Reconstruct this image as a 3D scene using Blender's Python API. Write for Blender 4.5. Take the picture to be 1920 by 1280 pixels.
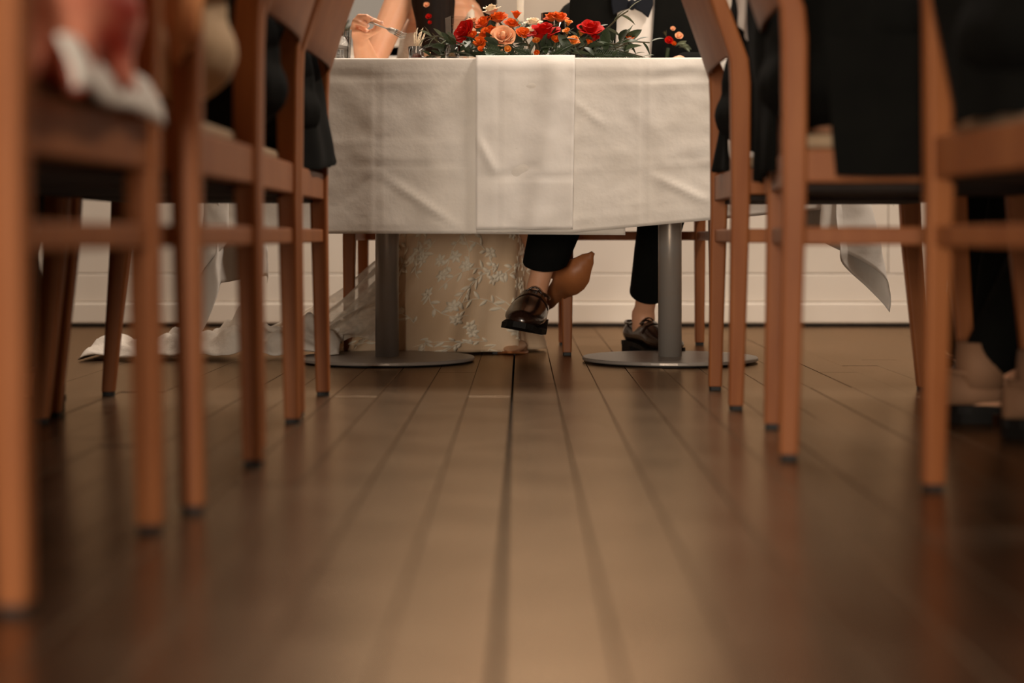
import bpy, bmesh, math, random
from mathutils import Vector, Matrix, noise
random.seed(7)
for o in list(bpy.data.objects): bpy.data.objects.remove(o)
scene = bpy.context.scene
C = scene.collection
PI = math.pi
R = math.radians
V = Vector

# ------------------------------------------------------------------ camera
CAM_Z = 0.32
cam_d = bpy.data.cameras.new('camera'); cam = bpy.data.objects.new('camera', cam_d); C.objects.link(cam)
cam.location = (0, 0, CAM_Z); cam.rotation_euler = (R(90), 0, 0)
cam_d.sensor_width = 36; cam_d.lens = 60
cam_d.shift_x = -18/1920; cam_d.shift_y = -198/1920
cam_d.clip_start = 0.05
cam_d.dof.use_dof = True; cam_d.dof.focus_distance = 4.15; cam_d.dof.aperture_fstop = 2.0
scene.camera = cam

# ------------------------------------------------------------------ world, lamps, exposure
w = bpy.data.worlds.new('world'); scene.world = w; w.use_nodes = True
w.node_tree.nodes['Background'].inputs[0].default_value = (0.74, 0.60, 0.46, 1)
w.node_tree.nodes['Background'].inputs[1].default_value = 0.55
def lamp(name, loc, size, power, col=(1, .86, .72), sy=None, rot=(0, 0, 0)):
    d = bpy.data.lights.new(name, 'AREA'); d.shape = 'RECTANGLE'; d.size = size; d.size_y = sy or size
    d.energy = power; d.color = col
    o = bpy.data.objects.new(name, d); C.objects.link(o); o.location = loc; o.rotation_euler = rot
    return o
# lamp rows over the two guest tables, one over the head table's far side, plus an added low fill light behind the camera
lamp('table_lamp_row', (-1.35, 1.6, 2.5), 0.3, 10, sy=2.0)
lamp('table_lamp_row', (1.35, 3.6, 2.5), 0.3, 64, sy=2.0)
lamp('ceiling_lamp', (-0.1, 5.3, 2.9), 1.2, 72, sy=0.5)
lamp('low_fill_light', (-.62, -2.56, .66), 0.5, 142, (1, .87, .72), sy=1.1, rot=(R(90), 0, 0))
vs = scene.view_settings
vs.view_transform = 'Standard'; vs.look = 'None'; vs.gamma = 1; vs.use_curve_mapping = False
vs.exposure = 0.0

# ------------------------------------------------------------------ helpers
def P(px, py, Y):
    "the real point at distance Y seen at pixel (px, py) of the 1920x1280 frame"
    return V(((px-978)*Y/3200, Y, CAM_Z-(py-442)*Y/3200))

def srgb(r, g, b):
    f = lambda c: (c/255/12.92) if c/255 <= .04045 else ((c/255+.055)/1.055)**2.4
    return (f(r), f(g), f(b), 1)

MATS = {}
def mat(name, col, rough=.6, metal=0, col2=None, scale=(8, 8, 8), detail=4, bump=0, bscale=60, bdist=.002,
        coat=0, sss=0, trans=0, alpha=1, rand=0, sheen=0, ior=1.45, spec=.5, crough=.03):
    m = bpy.data.materials.new(name); m.use_nodes = True; nt = m.node_tree; N = nt.nodes; L = nt.links
    b = N['Principled BSDF']
    b.inputs['Base Color'].default_value = col; b.inputs['Roughness'].default_value = rough
    b.inputs['Metallic'].default_value = metal; b.inputs['Coat Weight'].default_value = coat; b.inputs['Coat Roughness'].default_value = crough
    b.inputs['Subsurface Weight'].default_value = sss; b.inputs['Subsurface Scale'].default_value = .01
    b.inputs['Transmission Weight'].default_value = trans; b.inputs['Alpha'].default_value = alpha
    b.inputs['Sheen Weight'].default_value = sheen; b.inputs['IOR'].default_value = ior
    b.inputs['Specular IOR Level'].default_value = spec
    tc = N.new('ShaderNodeTexCoord')
    out = None
    if col2:
        mp = N.new('ShaderNodeMapping'); mp.inputs['Scale'].default_value = scale
        L.new(tc.outputs['Object'], mp.inputs['Vector'])
        oi = N.new('ShaderNodeObjectInfo')
        mu = N.new('ShaderNodeMath'); mu.operation = 'MULTIPLY'; mu.inputs[1].default_value = 37
        L.new(oi.outputs['Random'], mu.inputs[0])
        va = N.new('ShaderNodeVectorMath'); va.operation = 'ADD'
        L.new(mp.outputs[0], va.inputs[0]); L.new(mu.outputs[0], va.inputs[1])
        n = N.new('ShaderNodeTexNoise'); n.inputs['Scale'].default_value = 1; n.inputs['Detail'].default_value = detail
        L.new(va.outputs[0], n.inputs['Vector'])
        cr = N.new('ShaderNodeValToRGB'); cr.color_ramp.elements[0].position = .32; cr.color_ramp.elements[1].position = .68
        cr.color_ramp.elements[0].color = col; cr.color_ramp.elements[1].color = col2
        L.new(n.outputs['Fac'], cr.inputs[0]); out = cr.outputs[0]
        if rand:
            hs = N.new('ShaderNodeHueSaturation'); mr = N.new('ShaderNodeMapRange')
            mr.inputs[3].default_value = 1-rand; mr.inputs[4].default_value = 1+rand
            L.new(oi.outputs['Random'], mr.inputs[0]); L.new(mr.outputs[0], hs.inputs['Value']); L.new(out, hs.inputs['Color'])
            out = hs.outputs[0]
        L.new(out, b.inputs['Base Color'])
    if bump:
        n2 = N.new('ShaderNodeTexNoise'); n2.inputs['Scale'].default_value = bscale; n2.inputs['Detail'].default_value = 5
        L.new(tc.outputs['Object'], n2.inputs['Vector'])
        bp = N.new('ShaderNodeBump'); bp.inputs['Strength'].default_value = bump; bp.inputs['Distance'].default_value = bdist
        L.new(n2.outputs['Fac'], bp.inputs['Height']); L.new(bp.outputs[0], b.inputs['Normal'])
    MATS[name] = m
    return m

mat('beech', srgb(158, 98, 57), .45, col2=srgb(140, 82, 46), scale=(30, 30, 4), rand=.06, bump=.05, bscale=90, spec=.18)
mat('ply_edge', srgb(205, 150, 100), .4, col2=srgb(190, 132, 84), scale=(4, 4, 60))
mat('rubber', (.006, .006, .006, 1), .6, col2=(.01, .01, .01, 1))
mat('seat_pad', srgb(172, 148, 120), .9, col2=srgb(160, 134, 106), scale=(60, 60, 60), bump=.3, bscale=400)
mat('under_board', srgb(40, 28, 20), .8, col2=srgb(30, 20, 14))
mat('plank', srgb(48, 30, 19), .5, col2=srgb(29, 18, 12), scale=(26, 1.6, 10), rand=.13, bump=.12, bscale=22, bdist=.003, spec=0)
def amber_varnish(m, tint, rough, ior):
    "old amber varnish: a tinted glossy layer over the wood, weighted by Fresnel"
    nt = m.node_tree; N = nt.nodes; L = nt.links; b = N['Principled BSDF']; out = [n for n in N if n.type == 'OUTPUT_MATERIAL'][0]
    gl = N.new('ShaderNodeBsdfGlossy'); gl.inputs['Color'].default_value = tint
    nr = N.new('ShaderNodeTexNoise'); nr.inputs['Scale'].default_value = 7; nr.inputs['Detail'].default_value = 6
    tc = N.new('ShaderNodeTexCoord'); L.new(tc.outputs['Object'], nr.inputs['Vector'])
    mr = N.new('ShaderNodeMapRange'); mr.inputs[3].default_value = rough-.03; mr.inputs[4].default_value = rough+.04
    L.new(nr.outputs['Fac'], mr.inputs[0]); L.new(mr.outputs[0], gl.inputs['Roughness'])
    fr = N.new('ShaderNodeFresnel'); fr.inputs['IOR'].default_value = ior
    m1 = N.new('ShaderNodeMath'); m1.operation = 'MULTIPLY'; m1.inputs[1].default_value = 1.4; L.new(fr.outputs[0], m1.inputs[0])
    m2 = N.new('ShaderNodeMath'); m2.operation = 'MINIMUM'; m2.inputs[1].default_value = .37; L.new(m1.outputs[0], m2.inputs[0])
    mx = N.new('ShaderNodeMixShader'); L.new(m2.outputs[0], mx.inputs[0]); L.new(b.outputs[0], mx.inputs[1]); L.new(gl.outputs[0], mx.inputs[2])
    L.new(mx.outputs[0], out.inputs[0])
amber_varnish(MATS['plank'], (1, .76, .53, 1), .25, 1.5)
mat('subfloor', (.012, .008, .006, 1), .9, col2=(.016, .011, .008, 1))
mat('cream_paint', srgb(230, 221, 210), .5, col2=srgb(224, 214, 201), scale=(2, 2, 2), bump=.06, bscale=20)
mat('warm_grey', srgb(176, 164, 150), .7, col2=srgb(168, 155, 141), scale=(1.5, 1.5, 1.5))  # greyer and darker than the cream of the panelling
mat('side_paint', srgb(112, 88, 68), .8, col2=srgb(104, 80, 62), scale=(1, 1, 1))
mat('ceiling_paint', srgb(205, 190, 172), .8, col2=srgb(200, 184, 165))
mat('linen', srgb(236, 230, 222), .85, col2=srgb(230, 223, 213), scale=(7, 7, 7), bump=.5, bscale=15, bdist=.008, sheen=.1)
mat('linen_front', srgb(240, 235, 229), .8, col2=srgb(236, 230, 222), scale=(7, 7, 7), bump=.4, bscale=13, bdist=.008, sheen=.1)
mat('steel', srgb(168, 158, 148), .36, metal=.35, col2=srgb(166, 160, 154), scale=(3, 3, 30))
mat('table_board', srgb(110, 92, 78), .6, col2=srgb(98, 80, 66))
mat('skin', srgb(228, 172, 136), .5, col2=srgb(220, 160, 124), scale=(9, 9, 9), sss=.12)
mat('nail', srgb(235, 190, 170), .3, col2=srgb(230, 182, 160))
mat('black_wool', (.0055, .0056, .0050, 1), .9, col2=(.007, .007, .006, 1), scale=(20, 20, 20), spec=.08)
mat('navy_satin', (.008, .010, .015, 1), .6, col2=(.011, .013, .019, 1), scale=(20, 20, 20), spec=.12)
mat('white_shirt', srgb(232, 226, 218), .8, col2=srgb(225, 218, 208), bump=.15, bscale=18, bdist=.006)
mat('coral_satin_shaded', srgb(255, 172, 140), .5, col2=srgb(160, 40, 18), scale=(7, 7, 14), bump=.4, bscale=7, bdist=.03)  # peach highlights and red-brown fold shadows mixed into the colour
mat('cream_knit', srgb(206, 176, 140), .85, col2=srgb(190, 158, 120), scale=(8, 8, 8), bump=.3, bscale=10, bdist=.02)
mat('tan_shawl', srgb(190, 130, 84), .9, col2=srgb(176, 116, 72), scale=(8, 8, 8))
mat('brown_hair', srgb(36, 23, 15), .6, col2=srgb(20, 13, 9), scale=(60, 60, 4), bump=.6, bscale=60, spec=.15)
mat('dark_leather', srgb(48, 30, 22), .24, col2=srgb(34, 21, 16), scale=(12, 12, 12), bump=.05, bscale=40, coat=.3)
mat('sole', (.008, .007, .006, 1), .6, col2=(.012, .010, .009, 1), spec=.15)
mat('brown_leather', srgb(70, 42, 28), .5, col2=srgb(54, 32, 22))
mat('taupe_suede', srgb(150, 112, 84), .8, col2=srgb(134, 98, 72))
mat('nude_leather', srgb(206, 160, 124), .35, col2=srgb(198, 150, 114))
mat('tan_sole', srgb(178, 112, 66), .45, col2=srgb(164, 100, 58), scale=(20, 20, 20))
mat('dress_satin', srgb(236, 208, 176), .6, col2=srgb(224, 192, 156), scale=(5, 5, 5), bump=.2, bscale=14, bdist=.01)
mat('lace', srgb(252, 242, 226), .8, col2=srgb(240, 224, 202), scale=(30, 30, 30), bump=.8, bscale=120, bdist=.006)
mat('lace_trim', srgb(255, 244, 222), .8, col2=srgb(250, 234, 208), scale=(30, 30, 30))
mat('train_satin', srgb(238, 230, 220), .7, col2=srgb(230, 220, 208), scale=(12, 12, 12), bump=.5, bscale=40, bdist=.01)
mat('rose_red', srgb(206, 26, 14), .6, col2=srgb(168, 14, 8), scale=(2, 2, 2), spec=.08)
mat('rose_peach', srgb(246, 190, 150), .55, col2=srgb(238, 164, 118), scale=(2, 2, 2), spec=.1)
mat('petal_orange', srgb(232, 108, 30), .6, col2=srgb(218, 84, 20), scale=(2, 2, 2), spec=.1)
mat('petal_amber', srgb(238, 150, 60), .5, col2=srgb(228, 130, 46), scale=(20, 20, 20))
mat('petal_cream', srgb(244, 226, 198), .55, col2=srgb(238, 214, 180), scale=(20, 20, 20))
mat('leaf_green', srgb(58, 72, 46), .5, col2=srgb(42, 54, 34), scale=(12, 12, 12), rand=.3)
mat('leaf_sage', srgb(122, 130, 104), .6, col2=srgb(104, 112, 88), scale=(12, 12, 12), rand=.15)
mat('stem', srgb(84, 76, 50), .7, col2=srgb(70, 62, 40))
mat('gold', srgb(214, 170, 100), .3, metal=.7, col2=srgb(200, 156, 90))
mat('amber_drink', srgb(150, 62, 24), .15, col2=srgb(130, 50, 18), coat=.3)
mat('candle_wax', srgb(236, 228, 214), .5, col2=srgb(230, 220, 204), sss=.1)
mat('cork', srgb(226, 178, 140), .8, col2=srgb(212, 160, 122), scale=(80, 80, 80))
mat('plant_grey', srgb(96, 102, 86), .8, col2=srgb(80, 86, 70))
g = bpy.data.materials.new('clear_glass'); g.use_nodes = True
gb = g.node_tree.nodes['Principled BSDF']; gb.inputs['Transmission Weight'].default_value = 1; gb.inputs['Roughness'].default_value = .02
gb.inputs['IOR'].default_value = 1.45; MATS['clear_glass'] = g
t = bpy.data.materials.new('tulle'); t.use_nodes = True
tb = t.node_tree.nodes['Principled BSDF']; tb.inputs['Base Color'].default_value = srgb(236, 222, 204); tb.inputs['Roughness'].default_value = .8
nz = t.node_tree.nodes.new('ShaderNodeTexNoise'); nz.inputs['Scale'].default_value = 16
mr_ = t.node_tree.nodes.new('ShaderNodeMapRange'); mr_.inputs[1].default_value = .3; mr_.inputs[2].default_value = .7; mr_.inputs[3].default_value = .5; mr_.inputs[4].default_value = .78
t.node_tree.links.new(nz.outputs['Fac'], mr_.inputs[0]); t.node_tree.links.new(mr_.outputs[0], tb.inputs['Alpha'])
MATS['tulle'] = t

class MB:
    def __init__(s): s.v = []; s.f = []
    def add(s, vs_, fs):
        n = len(s.v); s.v += [tuple(p) for p in vs_]; s.f += [tuple(i+n for i in f) for f in fs]; return s
    def box(s, a, b):
        x0, y0, z0 = a; x1, y1, z1 = b
        return s.add([(x0,y0,z0),(x1,y0,z0),(x1,y1,z0),(x0,y1,z0),(x0,y0,z1),(x1,y0,z1),(x1,y1,z1),(x0,y1,z1)],
                     [(0,3,2,1),(4,5,6,7),(0,1,5,4),(1,2,6,5),(2,3,7,6),(3,0,4,7)])
    def rings(s, rs, close=True, caps=True):
        n = len(rs[0]); vs_ = [p for r in rs for p in r]; fs = []
        for i in range(len(rs)-1):
            for j in range(n if close else n-1):
                k = (j+1) % n
                fs.append((i*n+j, i*n+k, (i+1)*n+k, (i+1)*n+j))
        if caps and close:
            fs.append(tuple(range(n-1, -1, -1))); fs.append(tuple((len(rs)-1)*n+j for j in range(n)))
        return s.add(vs_, fs)
    def bar(s, path):
        "path: list of (x, y, z, half_x, half_y): square post with horizontal sections, chamfered"
        rs = []
        for x, y, z, a, b in path:
            c = min(a, b)*.22
            rs.append([(x-a+c,y-b,z),(x+a-c,y-b,z),(x+a,y-b+c,z),(x+a,y+b-c,z),(x+a-c,y+b,z),(x-a+c,y+b,z),(x-a,y+b-c,z),(x-a,y-b+c,z)])
        return s.rings(rs)
    def lathe(s, prof, c=(0,0,0), n=24):
        return s.rings([[(c[0]+r*math.cos(2*PI*j/n), c[1]+r*math.sin(2*PI*j/n), c[2]+z) for j in range(n)] for r, z in prof])
    def tube(s, pts, rad, n=8):
        pts = [V(p) for p in pts]; rs = []
        if not isinstance(rad, (list, tuple)): rad = [rad]*len(pts)
        for i, p in enumerate(pts):
            d = (pts[min(i+1, len(pts)-1)]-pts[max(i-1, 0)]).normalized()
            u = d.orthogonal().normalized() if i == 0 else (u-d*u.dot(d)).normalized()
            q = d.cross(u)
            rs.append([p+u*rad[i]*math.cos(2*PI*j/n)+q*rad[i]*math.sin(2*PI*j/n) for j in range(n)])
        return s.rings(rs)
    def grid(s, fn, nu, nv):
        vs_ = [fn(i/nu, j/nv) for i in range(nu+1) for j in range(nv+1)]
        return s.add(vs_, [(i*(nv+1)+j, (i+1)*(nv+1)+j, (i+1)*(nv+1)+j+1, i*(nv+1)+j+1) for i in range(nu) for j in range(nv)])
    def sphere(s, c, r, M=None, n=12, m=8):
        r = r if isinstance(r, (list, tuple)) else (r, r, r); c = V(c); vs_ = []; 
        M = M or Matrix.Identity(3)
        for i in range(m+1):
            a = PI*(.001+.998*i/m)
            for j in range(n):
                b = 2*PI*j/n
                vs_.append(c+M@V((r[0]*math.sin(a)*math.cos(b), r[1]*math.sin(a)*math.sin(b), -r[2]*math.cos(a))))
        return s.rings([vs_[i*n:(i+1)*n] for i in range(m+1)])
    def cone(s, p0, r0, p1, r1):
        s.sphere(p0, r0); s.sphere(p1, r1); s.tube([p0, p1], [r0, r1], 12); return s
    def move(s, M):
        s.v = [tuple(M@V(p)) for p in s.v]; return s
    def mesh(s, name, smooth=True):
        me = bpy.data.meshes.new(name); me.from_pydata(s.v, [], s.f); 
        bm = bmesh.new(); bm.from_mesh(me); bmesh.ops.recalc_face_normals(bm, faces=bm.faces); bm.to_mesh(me); bm.free()
        if smooth: me.polygons.foreach_set('use_smooth', [True]*len(me.polygons))
        me.update(); return me
    def build(s, name, m, parent=None, smooth=True, bevel=0, thick=0, off=0, sub=0, auto=None):
        return link(name, s.mesh(name, smooth), m, parent, bevel, thick, off, sub, auto)

def link(name, me, m, parent=None, bevel=0, thick=0, off=0, sub=0, auto=None):
    if not me.materials: me.materials.append(MATS[m])
    o = bpy.data.objects.new(name, me); C.objects.link(o); o.parent = parent
    if thick:
        k = o.modifiers.new('solid', 'SOLIDIFY'); k.thickness = thick; k.offset = off
    if sub:
        k = o.modifiers.new('sub', 'SUBSURF'); k.levels = k.render_levels = sub
    if bevel:
        k = o.modifiers.new('bevel', 'BEVEL'); k.width = bevel; k.segments = 2; k.limit_method = 'ANGLE'
    if auto:
        pass
    return o

def tag(o, label=None, cat=None, group=None, kind=None):
    if label: o['label'] = label
    if cat: o['category'] = cat
    if group: o['group'] = group
    if kind: o['kind'] = kind
    return o
def empty(name, loc=(0,0,0), rz=0):
    o = bpy.data.objects.new(name, None); C.objects.link(o); o.location = loc; o.rotation_euler = (0, 0, rz); o.empty_display_size = .1
    return o
def copy_tree(o, parent=None):
    c = o.copy(); C.objects.link(c); c.parent = parent
    for ch in [x for x in bpy.data.objects if x.parent == o]: copy_tree(ch, c)
    return c
def nz3(x, y, z=0, s=1): return noise.noise(V((x*s, y*s, z*s)))
def fused(mb, name, m, parent=None, voxel=.01, it=6):
    "union of overlapping primitives as one continuous smooth surface"
    me = mb.mesh(name); o = bpy.data.objects.new(name, me); C.objects.link(o)
    k = o.modifiers.new('r', 'REMESH'); k.mode = 'VOXEL'; k.voxel_size = voxel
    k = o.modifiers.new('s', 'SMOOTH'); k.iterations = it; k.factor = .5
    dg = bpy.context.evaluated_depsgraph_get(); dg.update()
    me2 = bpy.data.meshes.new_from_object(o.evaluated_get(dg)); bpy.data.objects.remove(o)
    me2.polygons.foreach_set('use_smooth', [True]*len(me2.polygons)); me2.name = name
    me2.materials.clear(); me2.materials.append(MATS[m])
    o = bpy.data.objects.new(name, me2); C.objects.link(o); o.parent = parent
    return o

# ------------------------------------------------------------------ the room
FX0, FX1, FY0, FY1 = -3.2, 3.2, -2.6, 6.02
fl = MB().box((FX0, FY0, -.06), (FX1, FY1+.05, -.022)).build('floor', 'subfloor', smooth=False)
tag(fl, 'dark worn wooden plank floor of the aisle', kind='structure')
PW = .0895; x0 = -.0175-PW*34
plank_len = {}
def plank_mesh(Lq):
    if Lq not in plank_len:
        plank_len[Lq] = MB().box((-PW/2+.0007, 0, -.022), (PW/2-.0007, Lq-.0015, 0)).mesh('plank', False)
    return plank_len[Lq]
for i in range(70):
    xc = x0+PW*(i+.5)
    if xc < FX0+PW/2 or xc > FX1-PW/2: continue
    far = abs(xc) > 2.1
    y = FY0 if far else random.choice((-.4, -.1, .2))
    if not far:
        ls = []
        first = True
        while y < FY1-.05:
            Lq = random.choice((1.2, 1.6, 2.0, 2.4))
            if first and abs(xc) < .3: Lq = 3.8
            first = False
            if y+Lq > FY1-.4: Lq = round(FY1+.02-y, 3)
            o = link('plank', plank_mesh(Lq), 'plank', fl, bevel=.0008)
            if -.11 < xc < -.02: o.scale.x = .966
            o.location = (xc-(.002 if -.11 < xc < -.02 else 0), y, random.uniform(-.0006, .0006)); y += Lq
# the unseen margins of the floor, one run each
for a, b, c_, d_ in ((FX0, -2.13, FY0, FY1), (2.13, FX1, FY0, FY1), (-2.13, 2.13, FY0, -.42)):
    link('plank', MB().box((a, c_, -.022), (b, d_, -.001)).mesh('plank', False), 'plank', fl)

WY = 6.02
wb = MB()
WX0, WX1, WZ0, WZ1 = -1.35, -.42, .93, 2.1         # window opening
wb.box((FX0, WY, 0), (FX1, WY+.2, WZ0)); wb.box((FX0, WY, WZ0), (WX0, WY+.2, 3.2))
wb.box((WX1, WY, WZ0), (FX1, WY+.2, 3.2)); wb.box((WX0, WY, WZ1), (WX1, WY+.2, 3.2))
wall = wb.build('wall_back', 'warm_grey', smooth=False); tag(wall, 'grey end wall with cream panelling below', kind='structure')
# cream panelling: rails, stiles and panels
xs = [-3.1, -1.72, -.2, 1.30, 2.9]
MB().box((FX0, WY-.012, .088), (FX1, WY, .185)).build('bottom_rail', 'cream_paint', wall, False, bevel=.003)
MB().box((FX0, WY-.012, .80), (FX1, WY, .90)).build('top_rail', 'cream_paint', wall, False, bevel=.003)
MB().box((FX0, WY-.030, .90), (FX1, WY, .925)).build('dado_rail', 'cream_paint', wall, False, bevel=.006)
for x in xs:
    MB().box((x-.006, WY-.0125, .186), (x+.055, WY, .80)).build('stile', 'cream_paint', wall, False, bevel=.003)
for a, b in zip(xs[:-1], xs[1:]):
    MB().box((a+.058, WY-.009, .188), (b-.009, WY, .798)).build('panel', 'cream_paint', wall, False, bevel=.003)
bb = MB().box((FX0, WY-.022, .012), (FX1, WY-.0005, .085)).build('baseboard_back', 'cream_paint', None, False, bevel=.006); tag(bb, kind='structure')
tr = MB().box((FX0, WY-.015, .0), (FX1, WY-.001, .013)).build('shadow_strip_1', 'subfloor', None, False); tag(tr, 'dark strip standing in for the shadow gap under the baseboard', kind='structure')  # shadow line at the wall foot, put in as a dark strip
for nm, a, b, m in (('ceiling', (FX0, FY0, 3.2), (FX1, FY1, 3.3), 'ceiling_paint'),
                    ('wall_left', (FX0-.1, FY0, 0), (FX0, FY1+.2, 3.2), 'side_paint'),
                    ('wall_right', (FX1, FY0, 0), (FX1+.1, FY1+.2, 3.2), 'side_paint'),
                    ):
    tag(MB().box(a, b).build(nm, m, None, False), kind='structure')
wf_ = MB(); wf_.box((FX0, FY0-.1, 0), (-1.07, FY0, 3.2)); wf_.box((-.17, FY0-.1, 0), (FX1, FY0, 3.2)); wf_.box((-1.07, FY0-.1, 2.25), (-.17, FY0, 3.2))
tag(wf_.build('wall_front', 'side_paint', None, False), kind='structure')
dr = MB()  # unseen door, made up to go with the low fill light
for a, b in (((-1.07, FY0-.08, 0), (-1.0, FY0-.02, 2.25)), ((-.24, FY0-.08, 0), (-.17, FY0-.02, 2.25)),
             ((-1.07, FY0-.08, 2.17), (-.17, FY0-.02, 2.25)), ((-1.07, FY0-.08, 0), (-.17, FY0-.02, .10)), ((-1.07, FY0-.08, 1.1), (-.17, FY0-.02, 1.14))): dr.box(a, b)
dro = dr.build('added_door_1', 'cream_paint', None, False); tag(dro, 'made-up cream glazed door behind the added fill light', kind='structure')
for a, b in ((.10, 1.1), (1.14, 2.17)): MB().box((-1.0, FY0-.052, a), (-.24, FY0-.048, b)).build('pane', 'clear_glass', dro, False)
win = MB()
for a, b in (((WX0, WY+.03, WZ0), (WX0+.05, WY+.09, WZ1)), ((WX1-.05, WY+.03, WZ0), (WX1, WY+.09, WZ1)),
             ((WX0, WY+.03, WZ0), (WX1, WY+.09, WZ0+.06)), ((WX0, WY+.03, WZ1-.05), (WX1, WY+.09, WZ1)),
             ((-.905, WY+.035, WZ0), (-.865, WY+.085, WZ1)), ((WX0, WY+.035, 1.5), (WX1, WY+.085, 1.53))): win.box(a, b)
wo = win.build('window_1', 'cream_paint', None, False); tag(wo, 'cream framed window in the end wall', kind='structure')
for a, b in ((WX0+.05, -.905), (-.865, WX1-.05)):
    for c_, d_ in ((WZ0+.06, 1.5), (1.53, WZ1-.05)):
        MB().box((a, WY+.055, c_), (b, WY+.06, d_)).build('pane', 'clear_glass', wo, False)
MB().box((WX0-.03, WY-.05, WZ0-.004), (WX1+.03, WY+.05, WZ0+.018)).build('sill', 'cream_paint', wo, False, bevel=.004)

# ------------------------------------------------------------------ chairs
def make_chair():
    r = empty('dining_chair')
    for s in (-1, 1):
        x = s*.2
        p = MB().bar([(x, -.208, .008, .0135, .0135), (x, -.200, .38, .0165, .017), (x, -.2, .60, .0165, .0185), (x, -.203, .645, .016, .0175),
                      (x, -.222, .70, .015, .016), (x, -.262, .82, .013, .013)]).build('rear_post', 'beech', r, False, bevel=.002)
        MB().bar([(x, -.208, 0, .0115, .0115), (x, -.208, .009, .0115, .0115)]).build('foot_glide', 'rubber', p, False)
        p = MB().bar([(x, .222, .008, .0125, .0125), (x, .198, .30, .0175, .019), (x, .192, .442, .018, .021)]).build('front_leg', 'beech', r, False, bevel=.002)
        MB().bar([(x, .222, 0, .011, .011), (x, .222, .009, .011, .011)]).build('foot_glide', 'rubber', p, False)
        MB().box((x-.011, -.185, .396), (x+.011, .178, .444)).build('side_rail', 'beech', r, False, bevel=.003)
        MB().box((x-.009, -.186, .307), (x+.009, .182, .333)).build('side_stretcher', 'beech', r, False, bevel=.003)
    MB().box((-.186, -.211, .392), (.186, -.189, .444)).build('rear_rail', 'beech', r, False, bevel=.003)
    MB().box((-.184, .181, .396), (.184, .203, .444)).build('front_rail', 'beech', r, False, bevel=.003)
    MB().box((-.186, -.210, .307), (.186, -.192, .333)).build('rear_stretcher', 'beech', r, False, bevel=.003)
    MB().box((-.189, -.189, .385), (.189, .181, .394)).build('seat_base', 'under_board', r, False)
    pad = MB().box((-.205, -.186, .4445), (.205, .215, .466)).build('seat_pad', 'seat_pad', r, True, bevel=.009)
    # curved plywood back, bowed backwards between the posts and leaning with them
    def bk(u, v):
        a = -1+2*u; z = .655+.155*v
        y = -.206-(.004+(z-.645)*.36 if z > .645 else .004) - .018*(1-a*a)
        return V((a*.212, y, z-.008*(1-a*a)*(1-v)))
    MB().grid(bk, 16, 6).build('backrest', 'beech', r, True, thick=.011, off=0, bevel=.002)
    return r
proto = make_chair()
chairs = [ # x, y, rot, label, group
 (-.624, 1.666, 86, 'beech chair nearest the camera in the left row, coral-dressed person on it'),
 (-.586, 2.185, 89, 'second beech chair of the left row, person in cream top on it'),
 (-.600, 2.722, 90, 'third beech chair of the left row, dark-clothed person on it'),
 (-.606, 3.222, 90, 'fourth beech chair of the left row, black jacket hanging below its backrest'),
 (.606, 3.340, -91, 'beech chair of the right row next to the head table, pale shirt above its post'),
 (.607, 2.625, -95, 'middle beech chair of the right row with black jacket over its post'),
 (.738, 1.965, -86.5, 'beech chair nearest the camera at the right frame edge'),
 (-.270, 4.86, 180, 'beech chair behind the head table, under the white lace dress'),
 (.322, 4.80, 180, 'beech chair behind the head table, under the person in the bow tie')]
for i, (x, y, a, lb) in enumerate(chairs):
    o = proto if i == 0 else copy_tree(proto)
    o.location = (x, y, 0); o.rotation_euler.z = R(a)
    tag(o, lb, 'chair', 'matching beech dining chairs')

# ------------------------------------------------------------------ tables
TZ = .733
def pedestal(x, y, label):
    r = empty('pedestal_table', (x, y, 0))
    MB().box((-.352, -.345, TZ-.028), (.352, .345, TZ-.003)).build('table_top', 'table_board', r, False, bevel=.003)
    MB().lathe([(.03, .012), (.03, TZ-.045)], n=32).build('column', 'steel', r)
    MB().lathe([(.0, .004), (.221, .004), (.223, .006), (.223, .011), (.221, .013), (.0, .0135)], n=64).build('base_plate', 'steel', r, False)
    MB().lathe([(.0, 0), (.20, 0), (.20, .0045), (0, .0045)], n=32).build('base_pad', 'rubber', r, False)
    m = MB()
    for a in (0, PI/2):
        c_, s_ = math.cos(a), math.sin(a)
        m.box((-.26*c_-.02*s_, -.26*s_-.02*c_, TZ-.046), (.26*c_+.02*s_, .26*s_+.02*c_, TZ-.030))
    m.build('top_bracket', 'steel', r, False)
    tag(r, label, 'table', 'pedestal tables joined as head table')
pedestal(-.343, 4.35, 'grey steel pedestal table with its column in front of the lace dress')
pedestal(.378, 4.35, 'grey steel pedestal table with its column beside the grounded dark loafer')

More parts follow.
